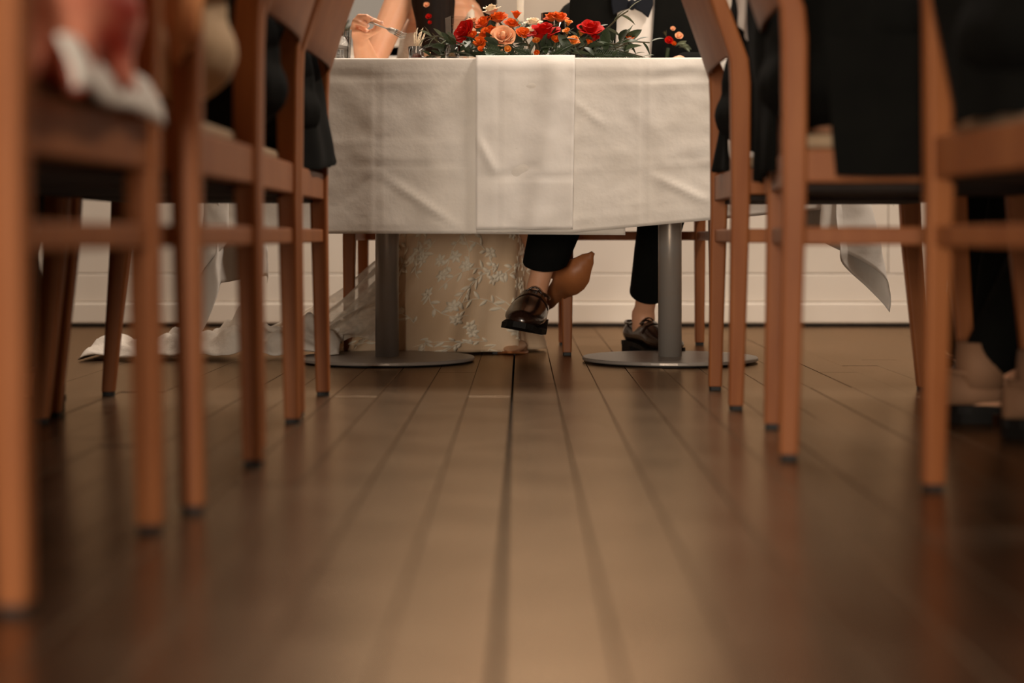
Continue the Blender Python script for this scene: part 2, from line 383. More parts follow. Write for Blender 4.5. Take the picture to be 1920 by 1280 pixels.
TX0, TX1, TY0, TY1 = -.695, .73, 4.003, 4.697
def crease(x, c, wd, a): return a*math.exp(-((x-c)/wd)**2)
def drape(u, v, top, rect, flare=.05, k=1.0, seed=0, amp=1.0, creases=(), hcreases=(), diag=(), fold=.0):
    x0_, x1_, y0_, y1_ = rect
    du = (x0_-u) if u < x0_ else (u-x1_ if u > x1_ else 0); sx = -1 if u < x0_ else 1
    dv = (y0_-v) if v < y0_ else (v-y1_ if v > y1_ else 0); sy = -1 if v < y0_ else 1
    r = math.hypot(du, dv); x = min(max(u, x0_), x1_); y = min(max(v, y0_), y1_); z = top
    if r == 0:
        return V((x, y, z+.0012*nz3(u*6, v*6, seed)))
    th = math.atan2(dv, du); ct, st = math.cos(th), math.sin(th)
    out = .007*(1-math.exp(-r/.006)) + flare*r*(math.sin(2*th)**2*1.6)
    zz = top - max(0, r-.005) if r > .005 else top-r*.3
    # wrinkles, creases of the folded cloth
    env = min(1, r/.06)
    n = 1.5*amp*env*(.0055*nz3(u*5, v*4+r*3, seed, 1.6)+.0032*nz3(u*13, r*15, seed+3)+.0014*nz3(u*30, r*32, seed+5))
    n += .003*amp*env*nz3((u+r*.8)*9, (u-r)*3, seed+9)
    if dv > 0 and du == 0:
        for c_, a_ in creases: n += env*(crease(u, c_, .004, a_)+crease(u, c_, .02, -a_*.35))
        for c_, a_ in hcreases: n += crease(r+.006*nz3(u*4, seed), c_, .006, a_)*(.5+.8*abs(nz3(u*3, c_*9, seed)))
        for (ux, rx, dx, dr, a_) in diag:
            lx, lr = u-ux, r-rx; Ln = math.hypot(dx, dr); tt = (lx*dx+lr*dr)/Ln; dd = (lx*dr-lr*dx)/Ln
            if 0 < tt < Ln: n += 1.5*a_*math.exp(-(dd/.008)**2)*math.sin(PI*tt/Ln)
    n = n if n > 0 else -.0058*math.tanh(-n/.0058)
    tx, ty = -sy*st*0, 0
    wob = fold*r*math.sin(5*th+.6)*math.sin(2*th)
    x += sx*(ct*(out+n) - st*wob); y += sy*(st*(out+n) + ct*wob)
    return V((x, y, zz))
def sheet(us, vs_, fn):
    m = MB(); nu, nv = len(us), len(vs_)
    m.add([fn(u, v) for u in us for v in vs_], [(i*nv+j, (i+1)*nv+j, (i+1)*nv+j+1, i*nv+j+1) for i in range(nu-1) for j in range(nv-1)])
    return m
def span(a, b, st, brk=()):
    n = max(2, int(abs(b-a)/st)); xs_ = [a+(b-a)*i/n for i in range(n+1)]
    for k in brk:
        if a < k < b: xs_ += [k-.004, k, k+.004, k+.009, k-.009]
    return sorted(set(round(q, 5) for q in xs_))
rect = (TX0, TX1, TY0, TY1)
FD = .415
def left_fn(u, v):
    p = drape(u, v, TZ+.002, rect, flare=.045, seed=2, amp=1.0, fold=.10, creases=((-.34, -.0045), (.04, .003)),
        hcreases=((.05, -.0035), (.205, .0022), (.255, -.0022), (.395, .002)),
        diag=((-.34, .27, .21, .14, .006), (-.34, .27, -.1, .09, -.005), (-.15, .17, .13, -.04, -.004), (-.5, .04, .16, .01, -.006)))
    if v < TY0 and u > TX0: p.z += (.0*(u+.7)-.010*max(0, u+.1))*min(1, (TY0-v)/.4)
    return p
us = span(TX0-.53, .243, .0085, (TX0,)); vsl = span(TY0-FD, TY1+.15, .0085, (TY0, TY1))
lc = sheet(us, vsl, left_fn).build('tablecloth', 'linen', None, True, thick=.0012, off=1)
tag(lc, 'white creased tablecloth on the head table half above the lace dress', 'tablecloth', 'white cloths on the head table')
def right_fn(u, v, lift=0):
    p = drape(u, v, TZ+.0045+lift, rect, flare=.05, seed=11, amp=1.0, fold=.28, creases=((.285, -.0045), (-.054, -.003)),
        hcreases=((.055, -.004), (.07, .003), (.27, .002), (.385, .0022)),
        diag=((.285, .28, .17, .1, .0055), (.285, .28, -.1, .05, -.005), (.11, .1, .1, .08, .004), (.285, .06, .14, -.02, -.006)))
    if v < TY0: p.y -= .013*min(1, (TY0-v)/.03)+lift
    if v < TY0 and u > .12: p.z += .055*min(1, (u-.12)/.6)*min(1, (TY0-v)/.4)**1.2*(1 if u < TX1 else max(0, 1-(u-TX1)/.1))
    return p
us = span(-.106, TX1+.44, .0085, (TX1,)); vsr = span(TY0-FD, TY1+.22, .0085, (TY0, TY1))
rc = sheet(us, vsr, right_fn).build('tablecloth', 'linen', None, True, thick=.0012, off=1)
tag(rc, 'white creased tablecloth with folded middle flap, above the crossed loafers', 'tablecloth', 'white cloths on the head table')
def flap_fn(u, v):
    p = drape(u, v, TZ+.009, rect, seed=23, amp=.8, creases=((-.054, -.003),), hcreases=((.05, -.002), (.29, -.003)),
        diag=((-.106, .19, .05, .1, .006), (-.05, .29, .1, -.03, -.004)))
    if v < TY0:
        r = TY0-v; q = (u+.106)/.231
        p.y -= .021*min(1, r/.03)+.012*math.exp(-((q-.86-.0*r+.25*r/.4)/.13)**2)*min(1, r/.05) - .004*math.exp(-((q-.55+.2*r)/.14)**2)
        p.x += .006*(r/.4)*(-q)
    return p
MBf = sheet(span(-.107, .125, .007), span(TY0-FD+.003, TY0+.25, .0085, (TY0,)), flap_fn)
fo = MBf.build('folded_flap', 'linen_front', rc, True, thick=.0015, off=1)

# long side tables of the guests
def side_table(s, label, clabel):
    xa, xb = (.86, 1.66); ya, yb = -.6, 3.86
    r = empty('banquet_table', (s*(xa+xb)/2, (ya+yb)/2, 0))
    hx, hy = (xb-xa)/2, (yb-ya)/2
    MB().box((-hx, -hy, TZ-.03), (hx, hy, TZ-.003)).build('table_top', 'table_board', r, False)
    for y in (-1.6, 0, 1.55):
        c_ = MB().lathe([(.03, .012), (.03, TZ-.03)], (0, y, 0)).build('column', 'steel', r)
        MB().lathe([(0, 0), (.22, 0), (.22, .012), (0, .0125)], (0, y, 0), 40).build('base_plate', 'steel', c_, False)
    tag(r, label, 'table', 'long tables along both sides')
    rc_ = (s*xa, s*xb, ya, yb) if s > 0 else (-xb, -xa, ya, yb)
    us_ = span(rc_[0]-.25, rc_[1]+.25, .03, (rc_[0], rc_[1])); vs__ = span(ya-.25, yb+.25, .04, (ya, yb))
    c_ = sheet(us_, vs__, lambda u, v: drape(u, v, TZ+.002, rc_, flare=.03, seed=5+s, amp=.8)).build('tablecloth', 'linen', None, True, thick=.001, off=1)
    tag(c_, clabel, 'tablecloth', 'white cloths on the long tables')
side_table(-1, 'long table in front of the left row of chairs', 'white cloth hanging over the long table on the left')
side_table(1, 'long table in front of the right row of chairs', 'white cloth hanging over the long table on the right')

# ------------------------------------------------------------------ people
def hand(mb, W, fwd, up, side, s=1.0, curl=.5):
    "palm and five fingers; fwd along the hand, up = back of hand, side = towards the thumb"
    W, fwd, up, side = V(W), V(fwd).normalized(), V(up).normalized(), V(side).normalized()
    for k in range(4):
        o = (k-1.5)*-.019*s
        kn = W+fwd*(.085-.004*abs(k-1))*s+side*o
        mb.cone(W+side*o*.5+fwd*.01, .016*s, kn, .011*s)
        L = (.040, .045, .042, .032)[k]*s; p = kn; d = fwd.copy()
        for q in range(3):
            d = (d*math.cos(curl)-up*math.sin(curl)).normalized(); u2 = None
            nx = p+d*L*(1, .65, .5)[q]; mb.cone(p, (.0095, .0085, .0078)[q]*s, nx, (.0085, .0078, .007)[q]*s); p = nx
    b = W+side*.02*s+fwd*.02*s; p1 = b+(side*.8+fwd*.6-up*.3).normalized()*.04*s
    p2 = p1+(side*.25+fwd*.9-up*.25).normalized()*.032*s; p3 = p2+(fwd-up*.3-side*.1).normalized()*.024*s
    mb.cone(b, .014*s, p1, .011*s); mb.cone(p1, .011*s, p2, .0095*s); mb.cone(p2, .0095*s, p3, .0075*s)

def head(mb, c, yaw=0, tilt=0):
    c = V(c); M = (Matrix.Rotation(yaw, 3, 'Z')@Matrix.Rotation(tilt, 3, 'X'))
    mb.sphere(c+M@V((0, -.01, .02)), (.074, .092, .092), M); mb.sphere(c+M@V((0, .012, -.04)), (.060, .072, .072), M)
    mb.sphere(c+M@V((0, .05, -.085)), (.026, .024, .022), M)                 # chin
    mb.cone(c+M@V((0, .085, .015)), .008, c+M@V((0, .100, -.025)), .012)     # nose
    mb.cone(c+M@V((-.018, .078, -.055)), .008, c+M@V((.018, .078, -.055)), .008)  # mouth
    for s in (-1, 1):
        mb.sphere(c+M@V((s*.075, -.005, -.01)), (.010, .020, .032), M)       # ears
        mb.cone(c+M@V((s*.045, .074, .028)), .009, c+M@V((s*.018, .082, .026)), .008)  # brows
    return M

def torso(mb, pel, che, nek, wid=.16, g=0):
    "pelvis, waist and chest ellipsoids along a bent spine, with shoulders and neck"
    pel, che, nek = V(pel), V(che), V(nek)
    wst = pel.lerp(che, .5)
    sx = wid/.16
    mb.sphere(pel, (.175*sx+g, .125+g, .12+g)); mb.sphere(wst, (.145*sx+g, .11+g, .14+g)); mb.sphere(che, (.165*sx+g, .115+g, .15+g))

def seated_guest(base, rz, label, look, ankle_y=.30, foot_gap=.11, dx=0, feet=None, hair_len=.1, hair='brown_hair', arms=1, shoe='dark_leather', loaf=True, yoff=0):
    """a guest on a chair, local frame: faces +y, pelvis over the seat"""
    b = MB(); L = {}
    pel, che, nek, hd = V((0, -.07+yoff, .575)), V((0, -.07, .86)), V((0, -.05, 1.07)), V((0, -.01, 1.24))
    legs = []
    for i, s in enumerate((-1, 1)):
        ax, ay = (feet[i] if feet else (s*foot_gap, ankle_y))
        legs.append((V((s*.09, -.04, .555)), V((s*.115, .37, .535)), V((ax, ay, .095))))
    arms_ = []
    for s in (-1, 1):
        arms_.append((V((s*.185, -.06, 1.0)), V((s*.235, .06, .79)), V((s*.16, .30, .785))))
    torso(b, pel, che, nek); b.cone((0, -.06, .98), .055, nek, .05); b.cone(nek, .05, hd-V((0, 0, .06)), .048)
    head(b, hd)
    for h, k, a in legs:
        b.cone(h, .085, k, .058); b.cone(k, .055, a, .038); b.cone(a, .038, a+V((0, .02, -.045)), .036); b.cone(a+V((0, -.03, -.05)), .034, a+V((0, .12, -.065)), .024)
    for sh, e, wr in arms_:
        b.cone(V((sh.x*.3, -.06, .99)), .06, sh, .055); b.cone(sh, .05, e, .038); b.cone(e, .037, wr, .026)
        hand(b, wr, (0, 1, -.02), (0, 0, 1), (-1 if sh.x > 0 else 1, 0, 0), curl=.25)
    body = fused(b, 'person', 'skin', None, .011, 2)
    body.location = base; body.rotation_euler.z = rz
    tag(body, label, 'person', 'people seated along both sides')
    # hair
    hmb = MB(); hmb.sphere(hd+V((0, -.028, .035)), (.088, .094, .093)); hmb.cone(hd+V((0, -.07, 0)), .075, hd+V((0, -.075, -hair_len)), .05)
    fused(hmb, 'hair', hair, body, .012, 4)
    top, bottom = look
    if bottom == 'dress':
        m = MB(); torso(m, pel, che, nek, g=.018); m.sphere(pel+V((0, -.02, -.035)), (.20, .15, .10))
        for h, k, a in legs: m.cone(h, .105, k, .085); m.cone(k, .085, k.lerp(a, .75), .095)
        m.cone(legs[0][1], .08, legs[1][1], .08); m.cone(legs[0][1].lerp(legs[0][2], .7), .08, legs[1][1].lerp(legs[1][2], .7), .08)
        for s in (-1, 1): m.cone((s*.07, -.08, .95), .05, (s*.09, -.05, 1.03), .03)
        # deep soft folds where the skirt gathers at the seat
        for i in range(7):
            a = -1.3+i*.42
            m.cone((.18*math.sin(a), -.07-.14*math.cos(a), .47), .022, (.14*math.sin(a+.5), -.07-.115*math.cos(a+.5), .72), .012)
        fused(m, 'dress', top, body, .01, 3)
    else:
        m = MB(); torso(m, pel+V((0, 0, .04)), che, nek, g=.02); m.cone((0, -.07, .95), .1, (0, -.06, 1.03), .062)
        m.sphere(pel+V((0, -.015, -.02)), (.195, .145, .08))
        for sh, e, wr in arms_:
            m.cone(V((sh.x*.3, -.06, .985)), .075, sh, .068); m.cone(sh, .066, e, .053); m.cone(e, .053, wr-V((0, .02, 0)), .036)
        fused(m, 'jacket' if top == 'black_wool' else 'top', top, body, .011, 3)
        m = MB(); m.sphere(pel-V((0, 0, .02)), (.185, .135, .09))
        for h, k, a in legs: m.cone(h, .1, k, .074); m.cone(k, .072, a+V((0, -.005, .02)), .052)
        fused(m, 'trousers', bottom, body, .011, 3)
    for h, k, a in legs:
        sh = (loafer if loaf else sneaker)(body, shoe)
        sh.location = (a.x, a.y-.005, 0)
        sh.rotation_euler.z = R(-6 if a.x > 0 else 6)
    return body

def shoe_rings(ys, wf, zb, zt, n=14, pw=2.4):
    rs = []
    for y in ys:
        wv, b0, t0 = wf(y), zb(y), zt(y); r = []
        for j in range(n):
            a = 2*PI*j/n; c_, s_ = math.cos(a), math.sin(a)
            ex = 2/pw
            X = wv*math.copysign(abs(c_)**ex, c_); Z = (b0+t0)/2+(t0-b0)/2*math.copysign(abs(s_)**ex, s_)
            X *= 1-.30*max(0, s_)            # narrower on top
            rs_ = (X, y, Z); r.append(rs_)
        rs.append(r)
    return rs
def interp(tab):
    def f(y):
        for (a, va), (b, vb) in zip(tab[:-1], tab[1:]):
            if y <= b:
                t_ = max(0, (y-a)/(b-a)); t_ = t_*t_*(3-2*t_); return va+(vb-va)*t_
        return tab[-1][1]
    return f
def outline_slab(m, ys, wf, zlo, zhi, grow=.003):
    rs = []
    for y in ys:
        w_ = wf(y)+grow
        rs.append([(-w_, y, zlo(y)), (w_, y, zlo(y)), (w_, y, zhi(y)), (-w_, y, zhi(y))])
    return m.rings(rs)
def loafer(parent, leather='dark_leather', sc=1.0):
    "origin under the ankle, toe to +y"
    ys = [-.082, -.078, -.065, -.045, -.02, .01, .04, .07, .1, .13, .155, .175, .19, .199, .202]
    wf = interp([(-.082, .012), (-.06, .031), (-.01, .032), (.05, .039), (.1, .046), (.15, .042), (.185, .03), (.202, .012)])
    zb = interp([(-.082, .024), (-.02, .024), (.05, .020), (.1, .010), (.16, .010), (.202, .018)])
    zt = interp([(-.082, .075), (-.06, .083), (-.02, .070), (.02, .078), (.05, .088), (.1, .068), (.15, .052), (.19, .045), (.202, .032)])
    up = MB().rings(shoe_rings(ys, wf, zb, zt)).build('shoe', leather, parent, True, sub=1)
    m = MB(); outline_slab(m, ys, wf, lambda y: zb(y)-.008, lambda y: zb(y)+.004, .0015); m.build('sole', 'sole', up, False)
    m = MB(); outline_slab(m, [-.080, -.06, -.03, -.012], wf, lambda y: 0, lambda y: .024, .0); m.build('heel', 'sole', up, False)
    st = MB(); rs = []
    for yy, g_ in ((.054, -.006), (.054, -.0005), (.076, -.0005), (.076, -.006)):
        r = []
        for j in range(11):
            a = PI*(.04+.92*j/10); c_, s_ = math.cos(a), math.sin(a)
            X = (wf(yy)+g_)*math.copysign(abs(c_)**.83, c_)*(1-.30*max(0, s_)); Z = (zb(yy)+zt(yy))/2+((zt(yy)-zb(yy))/2+g_)*abs(s_)**.83
            r.append((X, yy, Z))
        rs.append(r)
    st.rings(rs, close=False).build('strap', leather, up)
    tg = MB(); tg.grid(lambda u, v: V(((u-.5)*.045, .012+v*.03, .082+.012*v+.03*v*(1-v)*0-.02*(2*u-1)**2+.016*(1-v))), 6, 4).build('tongue', leather, up, thick=.003)
    rim = MB(); pts = []
    for j in range(25):
        a = 2*PI*j/24; pts.append((.029*math.cos(a), -.02+.055*math.sin(a), .074+.012*abs(math.sin(a))*(1 if math.sin(a) > 0 else .6)))
    rim.tube(pts, .0035, 6).build('collar', leather, up)
    up.scale = (sc, sc, sc)
    return up
def sneaker(parent, m_='taupe_suede'):
    up = loafer(parent, m_, 1.1)
    MB().lathe([(.040, .055), (.043, .09), (.040, .125), (.036, .125), (.036, .055)], (0, -.018, 0)).build('ankle_collar', m_, up)
    return up

# --- bride
bx, by = -.22, 4.84
def rel(p): p = V(p); return p-V((bx, by, 0))
B = MB()
sh_r, el_r, wr_r = P(752, -4, 4.83), P(692, 132, 4.70), P(676, 76, 4.53)
sh_l, el_l, wr_l = V((-.115, 4.98, .97)), V((-.07, 4.97, .765)), V((-.10, 4.75, .775))
pel, che, nek, hd = V((-.24, 4.90, .575)), V((-.215, 4.92, .86)), V((-.195, 4.90, 1.06)), V((-.185, 4.87, 1.22))
torso(B, rel(pel), rel(che), rel(nek), wid=.135)
B.cone(rel((-.20, 4.91, .97)), .05, rel(nek), .044); B.cone(rel(nek), .044, rel(hd-V((0, 0, .06))), .044)
head(B, rel(hd), yaw=PI-.5)
for sh, e, wr in ((sh_r, el_r, wr_r), (sh_l, el_l, wr_l)):
    B.cone(rel(che+V((0, 0, .1))), .07, rel(sh), .044); B.cone(rel(sh), .043, rel(e), .034); B.cone(rel(e), .034, rel(e.lerp(wr, .35)), .033); B.cone(rel(e.lerp(wr, .35)), .033, rel(wr), .022)
hand(B, rel(wr_l), (-.6, -.6, 0), (0, 0, 1), (-.6, .6, 0), s=.9, curl=.3)
# right hand pinching the fork: palm, four bent fingers, thumb
def PX(px, py, Y): return rel(P(px, py, Y))
kn = [PX(676, 42, 4.475), PX(667, 47, 4.485), PX(663, 55, 4.50), PX(664, 63, 4.515)]
for k in kn: B.cone(rel(wr_r), .019, k, .0115)
B.cone(kn[0], .012, kn[1], .012); B.cone(kn[1], .012, kn[2], .0115); B.cone(kn[2], .0115, kn[3], .011)
fing = [ (kn[0], PX(692, 36, 4.455), PX(706, 40, 4.445), PX(716, 45, 4.445)),
         (kn[1], PX(673, 30, 4.455), PX(688, 31, 4.44), PX(698, 38, 4.44)),
         (kn[2], PX(664, 40, 4.455), PX(677, 44, 4.435), PX(690, 51, 4.44)),
         (kn[3], PX(662, 58, 4.475), PX(673, 58, 4.455), PX(684, 62, 4.455)) ]
for i, f in enumerate(fing):
    rr = (.0092, .0088, .0085, .0078)[i]
    for q in range(3): B.cone(f[q], rr*(1-.08*q), f[q+1], rr*(.92-.08*q))
B.cone(f[3], .007, f[3], .007)
pk = (PX(678, 26, 4.47), PX(672, 30, 4.47))
th = [rel(wr_r)+V((.012, -.01, .012)), PX(694, 62, 4.47), PX(707, 56, 4.45), PX(717, 49, 4.445)]
for q in range(3): B.cone(th[q], (.0125, .0105, .0095)[q], th[q+1], (.0105, .0095, .0078)[q])
# legs below the skirt
hipL, kneeL, ankL = V((-.17, 4.87, .555)), V((-.13, 4.50, .53)), V((-.055, 4.75, .10))
hipR, kneeR, ankR = V((-.32, 4.87, .555)), V((-.05, 4.49, .58)), V((.062, 4.64, .235))
for h, k, a in ((hipL, kneeL, ankL), (hipR, kneeR, ankR)):
    B.cone(rel(h), .078, rel(k), .05); B.cone(rel(k), .05, rel(k.lerp(a, .3)), .05); B.cone(rel(k.lerp(a, .3)), .05, rel(a), .03)
B.cone(rel(ankL), .03, rel(ankL+V((0, -.07, -.06))), .026)
B.cone(rel(ankR), .03, rel(ankR+V((.05, -.03, -.01))), .026)
bride = fused(B, 'person', 'skin', None, .0055, 4)
bride.location = (bx, by, 0)
tag(bride, 'person in white lace dress raising a fork at the head table', 'person')
# nails on the visible hand
for f in fing[:3]:
    MB().sphere(f[3]+V((0, -.004, .003)), (.0045, .003, .0045)).build('nail', 'nail', bride)
# hair: long dark fall over the chest
H = MB(); H.sphere(rel(hd+V((0, .025, .03))), (.09, .1, .1))
H.cone(rel((-.25, 4.84, 1.16)), .055, rel((-.262, 4.79, .98)), .05); H.cone(rel((-.262, 4.79, .98)), .05, rel((-.245, 4.775, .86)), .038)
H.cone(rel((-.275, 4.80, 1.0)), .03, rel((-.275, 4.775, .88)), .02)
H.cone(rel((-.225, 4.80, .98)), .04, rel((-.215, 4.775, .85)), .022)
H.cone(rel((-.12, 4.90, 1.16)), .05, rel((-.10, 4.97, .92)), .03)
hair = fused(H, 'hair', 'brown_hair', bride, .008, 4)
# dress: bodice, skirt, lace, tulle, train
dm = MB(); torso(dm, rel(pel), rel(che-V((0, 0, .03))), rel(nek), wid=.135, g=.008)
for sx_, sh in ((-1, sh_r), (1, sh_l)):
    top = rel(sh)+V((.03 if sx_ < 0 else -.03, -.028, .035))
    dm.cone(rel(che)+V((sx_*.07, -.105, .06)), .014, top, .009)
dress = fused(dm, 'dress', 'lace', bride, .0065, 2)
ringsz = [(.66, -.23, 4.87, .17, .17), (.60, -.205, 4.72, .19, .27), (.50, -.185, 4.70, .18, .26), (.40, -.165, 4.69, .178, .215), (.32, -.158, 4.70, .182, .19),
          (.25, -.168, 4.71, .190, .190), (.18, -.190, 4.72, .218, .195), (.11, -.212, 4.735, .250, .200), (.05, -.232, 4.75, .280, .200), (.008, -.245, 4.76, .305, .200)]
def skirt_pt(t_, a, off=0.0):
    q = t_*(len(ringsz)-1); i = min(int(q), len(ringsz)-2); f_ = q-i
    z, cx, cy, rx, ry = [ringsz[i][k]*(1-f_)+ringsz[i+1][k]*f_ for k in range(5)]
    fold = 1+(.055*math.sin(9*a+1+t_*1.5)+.030*math.sin(19*a+t_*5)+.07*nz3(math.cos(a)*2, math.sin(a)*2, t_*2)+.03*nz3(math.cos(a)*5, math.sin(a)*5, t_*5))*max(0, t_-.15)*1.3
    return V((cx+(rx+off)*fold*math.cos(a), cy+(ry+off)*fold*math.sin(a), z))
m = MB(); nseg = 96
m.rings([[rel(skirt_pt(i/44, 2*PI*j/nseg)) for j in range(nseg)] for i in range(45)], caps=False)
skirt = m.build('skirt', 'dress_satin', dress, True, thick=.002)
# lace sprigs sewn on the skirt front
m = MB(); rnd = random.Random(4)
def leaf_on(m, t0, a0, ang, ln, wd):
    pts = []
    for k in range(7):
        s_ = k/6; wv = wd*math.sin(PI*min(1, s_*1.02))**.8
        for sd in (-1, 1):
            dt = (math.cos(ang)*s_*ln-math.sin(ang)*sd*wv)/.66; da = (math.sin(ang)*s_*ln+math.cos(ang)*sd*wv)/.24
            pts.append(rel(skirt_pt(min(.995, max(.2, t0+dt)), a0+da, .0035)))
    m.add(pts, [(2*k, 2*k+1, 2*k+3, 2*k+2) for k in range(6)])
for i in range(74):
    t0 = rnd.uniform(.42, .95); a0 = rnd.uniform(PI*1.02, PI*1.98); base_a = rnd.uniform(0, 2*PI)
    if rnd.random() < .5:
        for k in range(6): leaf_on(m, t0, a0, base_a+k*PI/3, rnd.uniform(.016, .026), .006)
    else:
        tt, aa, an = t0, a0, base_a
        for k in range(6):
            leaf_on(m, tt, aa, an+(.8 if k % 2 else -.8), rnd.uniform(.02, .034), .0055); leaf_on(m, tt, aa, an, .03, .0016)
            tt += math.cos(an)*.024/.66; aa += math.sin(an)*.024/.24; an += .22
tag(m.build('lace_applique', 'lace_trim', skirt, True, thick=.0008), kind='stuff')
# tulle sweeping down to the left, see-through
def tulle_fn(u, v):
    # u along the sweep from the knee to the floor on the left, v from front to back
    a = P(772-26*v, 452, 4.63+.06*v); b = P(560-60*v, 640+24*(1-v), 4.50+.22*v)
    b.z = max(.012+.05*v, 0); p = a.lerp(b, u)
    p.z -= .045*math.sin(PI*u)*(1-.6*v) ; p.y -= .03*math.sin(PI*u)*(1-v)
    f_ = .012*math.sin(v*21+u*2)+.007*math.sin(v*40-u*3)
    p.x += f_*.6; p.y += f_*.8; p.z = max(.006, p.z+.01*nz3(u*4, v*5, 3)+.012*math.sin(v*17)*u*(1-u)*2)
    return rel(p)
MB().grid(tulle_fn, 40, 44).build('tulle_layer', 'tulle', dress, True)
def tulle2_fn(u, v):
    a = V((-.335, 4.565, .26-.2*v)); b = V((-.60-.02*v, 4.45+.03*v, .03*(1-v)+.008))
    p = a.lerp(b, u); p.y -= .02*math.sin(PI*u); p.z = max(.007, p.z-.05*math.sin(PI*u)*(1-v)*.7+.010*math.sin(u*13+v*9)*(.3+v)); p.y += .012*math.sin(v*14+u*6)
    return rel(p)
MB().grid(tulle2_fn, 36, 20).build('tulle_layer', 'tulle', dress, True)
def train_fn(u, v):
    X = -1.13+u*.66; yf = 4.345+.02*math.sin(u*19)+.012*nz3(u*14, 2)+.04*u*u; yb = 4.64+.03*math.sin(u*7); Y = yf+(yb-yf)*v
    hgt = (.046+.044*min(1, max(0, (u-.25)/.3)))*(1+.22*math.sin(u*23)+.2*nz3(u*9, v*3, 5))
    prof = math.sin(PI*min(1, v*.9+.02))**.55
    e = min(1, u/.02)**.5
    z = .004+hgt*prof*e*(.82+.3*nz3(u*18, v*9, 1)+.18*math.sin(v*16+u*31))
    return rel((X, Y, max(z, .003)))
MB().grid(train_fn, 90, 30).build('train', 'train_satin', dress, True, thick=.002)
# bride's pointed heels
def heel_shoe(parent):
    ys = [-.085, -.075, -.05, -.02, .02, .05, .075, .10, .125, .145, .16, .168]
    wf = interp([(-.085, .012), (-.06, .024), (-.01, .021), (.03, .030), (.065, .043), (.09, .042), (.13, .026), (.168, .004)])
    zb = interp([(-.085, .085), (-.05, .078), (0, .045), (.05, .006), (.09, .003), (.168, .010)])
    zt = interp([(-.085, .13), (-.05, .118), (0, .065), (.05, .038), (.08, .046), (.12, .034), (.168, .013)])
    up = MB().rings(shoe_rings(ys, wf, zb, zt)).build('shoe', 'nude_leather', parent, True, sub=1)
    m = MB(); outline_slab(m, ys, wf, lambda y: zb(y)-.004, lambda y: zb(y)+.002, .0015); m.build('sole', 'tan_sole', up, True)
    MB().tube([(0, -.07, .085), (0, -.066, .05), (0, -.064, .0)], [.013, .0065, .0045], 10).build('heel', 'clear_glass', up)
    return up
hs = heel_shoe(bride)
yl = V((.60, -.36, .72)).normalized(); zl = V((.12, .90, .30)); zl = (zl-yl*zl.dot(yl)).normalized(); xl = yl.cross(zl)
Mr = Matrix((xl, yl, zl)).transposed().to_4x4()
hs.matrix_local = Matrix.Translation(rel(P(1058, 538, 4.52)))@Mr@Matrix.Translation((0, -.045, 0))
hs2 = heel_shoe(bride); hs2.matrix_local = Matrix.Translation(rel((-.02, 4.73, 0)))@Matrix.Rotation(R(176), 4, 'Z')
# flowers pinned in the hair
def petal_mesh(nm, m_, wide=.95, lip=.25):
    def f(u, v):
        a = (u-.5)*2*wide*(.45+.75*math.sin(PI*min(1, v*.8+.12))**.7); r = .18+.42*math.sin(v*PI*.55)+lip*v**4
        return V((r*math.cos(a), r*math.sin(a), v*.95-.12*abs(u-.5)*2*v**3-.12*v**6))
    me = MB().grid(f, 6, 6).mesh(nm); me.materials.append(MATS[m_]); return me
PET = {k: petal_mesh('petal', k) for k in ('rose_red', 'rose_peach', 'petal_orange', 'petal_amber', 'petal_cream')}
def rose(parent, pos, r, m_, axis=(0, -.3, 1), n=(3, 4, 5), nm='rose', openness=1.0):
    z = V(axis).normalized(); q = V((0, 0, 1)).rotation_difference(z)
    bud = MB().lathe([(.02, 0), (.20, .12), (.24, .45), (.20, .75), (.05, .86)], n=10).mesh(nm); bud.materials.append(MATS[m_])
    o = link(nm, bud, m_, parent); o.rotation_mode = 'QUATERNION'; o.rotation_quaternion = q@Matrix.Rotation(random.uniform(0, 6), 3, 'Z').to_quaternion()
    o.location = V(pos); o.scale = (r, r, r*1.1)
    for ring, cnt in enumerate(n):
        for k in range(cnt):
            p = link('petal', PET[m_], m_, o)
            s_ = (.50, .80, 1.06)[ring]*(.85+.15*openness); a = 2*PI*k/cnt+ring*.6+random.uniform(-.15, .15)
            p.rotation_euler = (0, 0, a); t_ = (-.12, .04, .24)[ring]*openness
            p.rotation_euler = (Matrix.Rotation(a, 3, 'Z')@Matrix.Rotation(t_+random.uniform(-.06, .06), 3, 'Y')).to_euler()
            p.scale = (s_, s_, (1.0, .96, .82)[ring])
    return o
for px, py, r, m_ in ((800, 12, .012, 'rose_peach'), (804, 34, .012, 'rose_red'), (806, 44, .008, 'rose_red')):
    f_ = rose(bride, rel(P(px, py, 4.715)), r, m_, (0, -1, .5), n=(3, 4), nm='hair_flower')
# fork held in her hand
fk = MB(); a, b_ = P(700, 44, 4.437), P(742, 60, 4.40); d = (b_-a).normalized()
fk.tube([a-d*.06, a, a.lerp(b_, .6)], [.0032, .0026, .002], 8)
nrm = d.cross(V((0, 1, 0))).normalized(); up_ = nrm
q0 = a.lerp(b_, .6)
fk.tube([q0, q0+d*.012, q0+d*.03], [.002, .007, .008], 8)
for k in range(4):
    o_ = nrm*(k-1.5)*.0045; fk.tube([q0+d*.028+o_, q0+d*.05+o_+V((0, 0, -.003)), q0+d*.064+o_], [.0016, .0014, .0008], 6)
fko = fk.build('fork', 'steel'); tag(fko, 'silver fork held in a raised hand above the head table', 'fork')

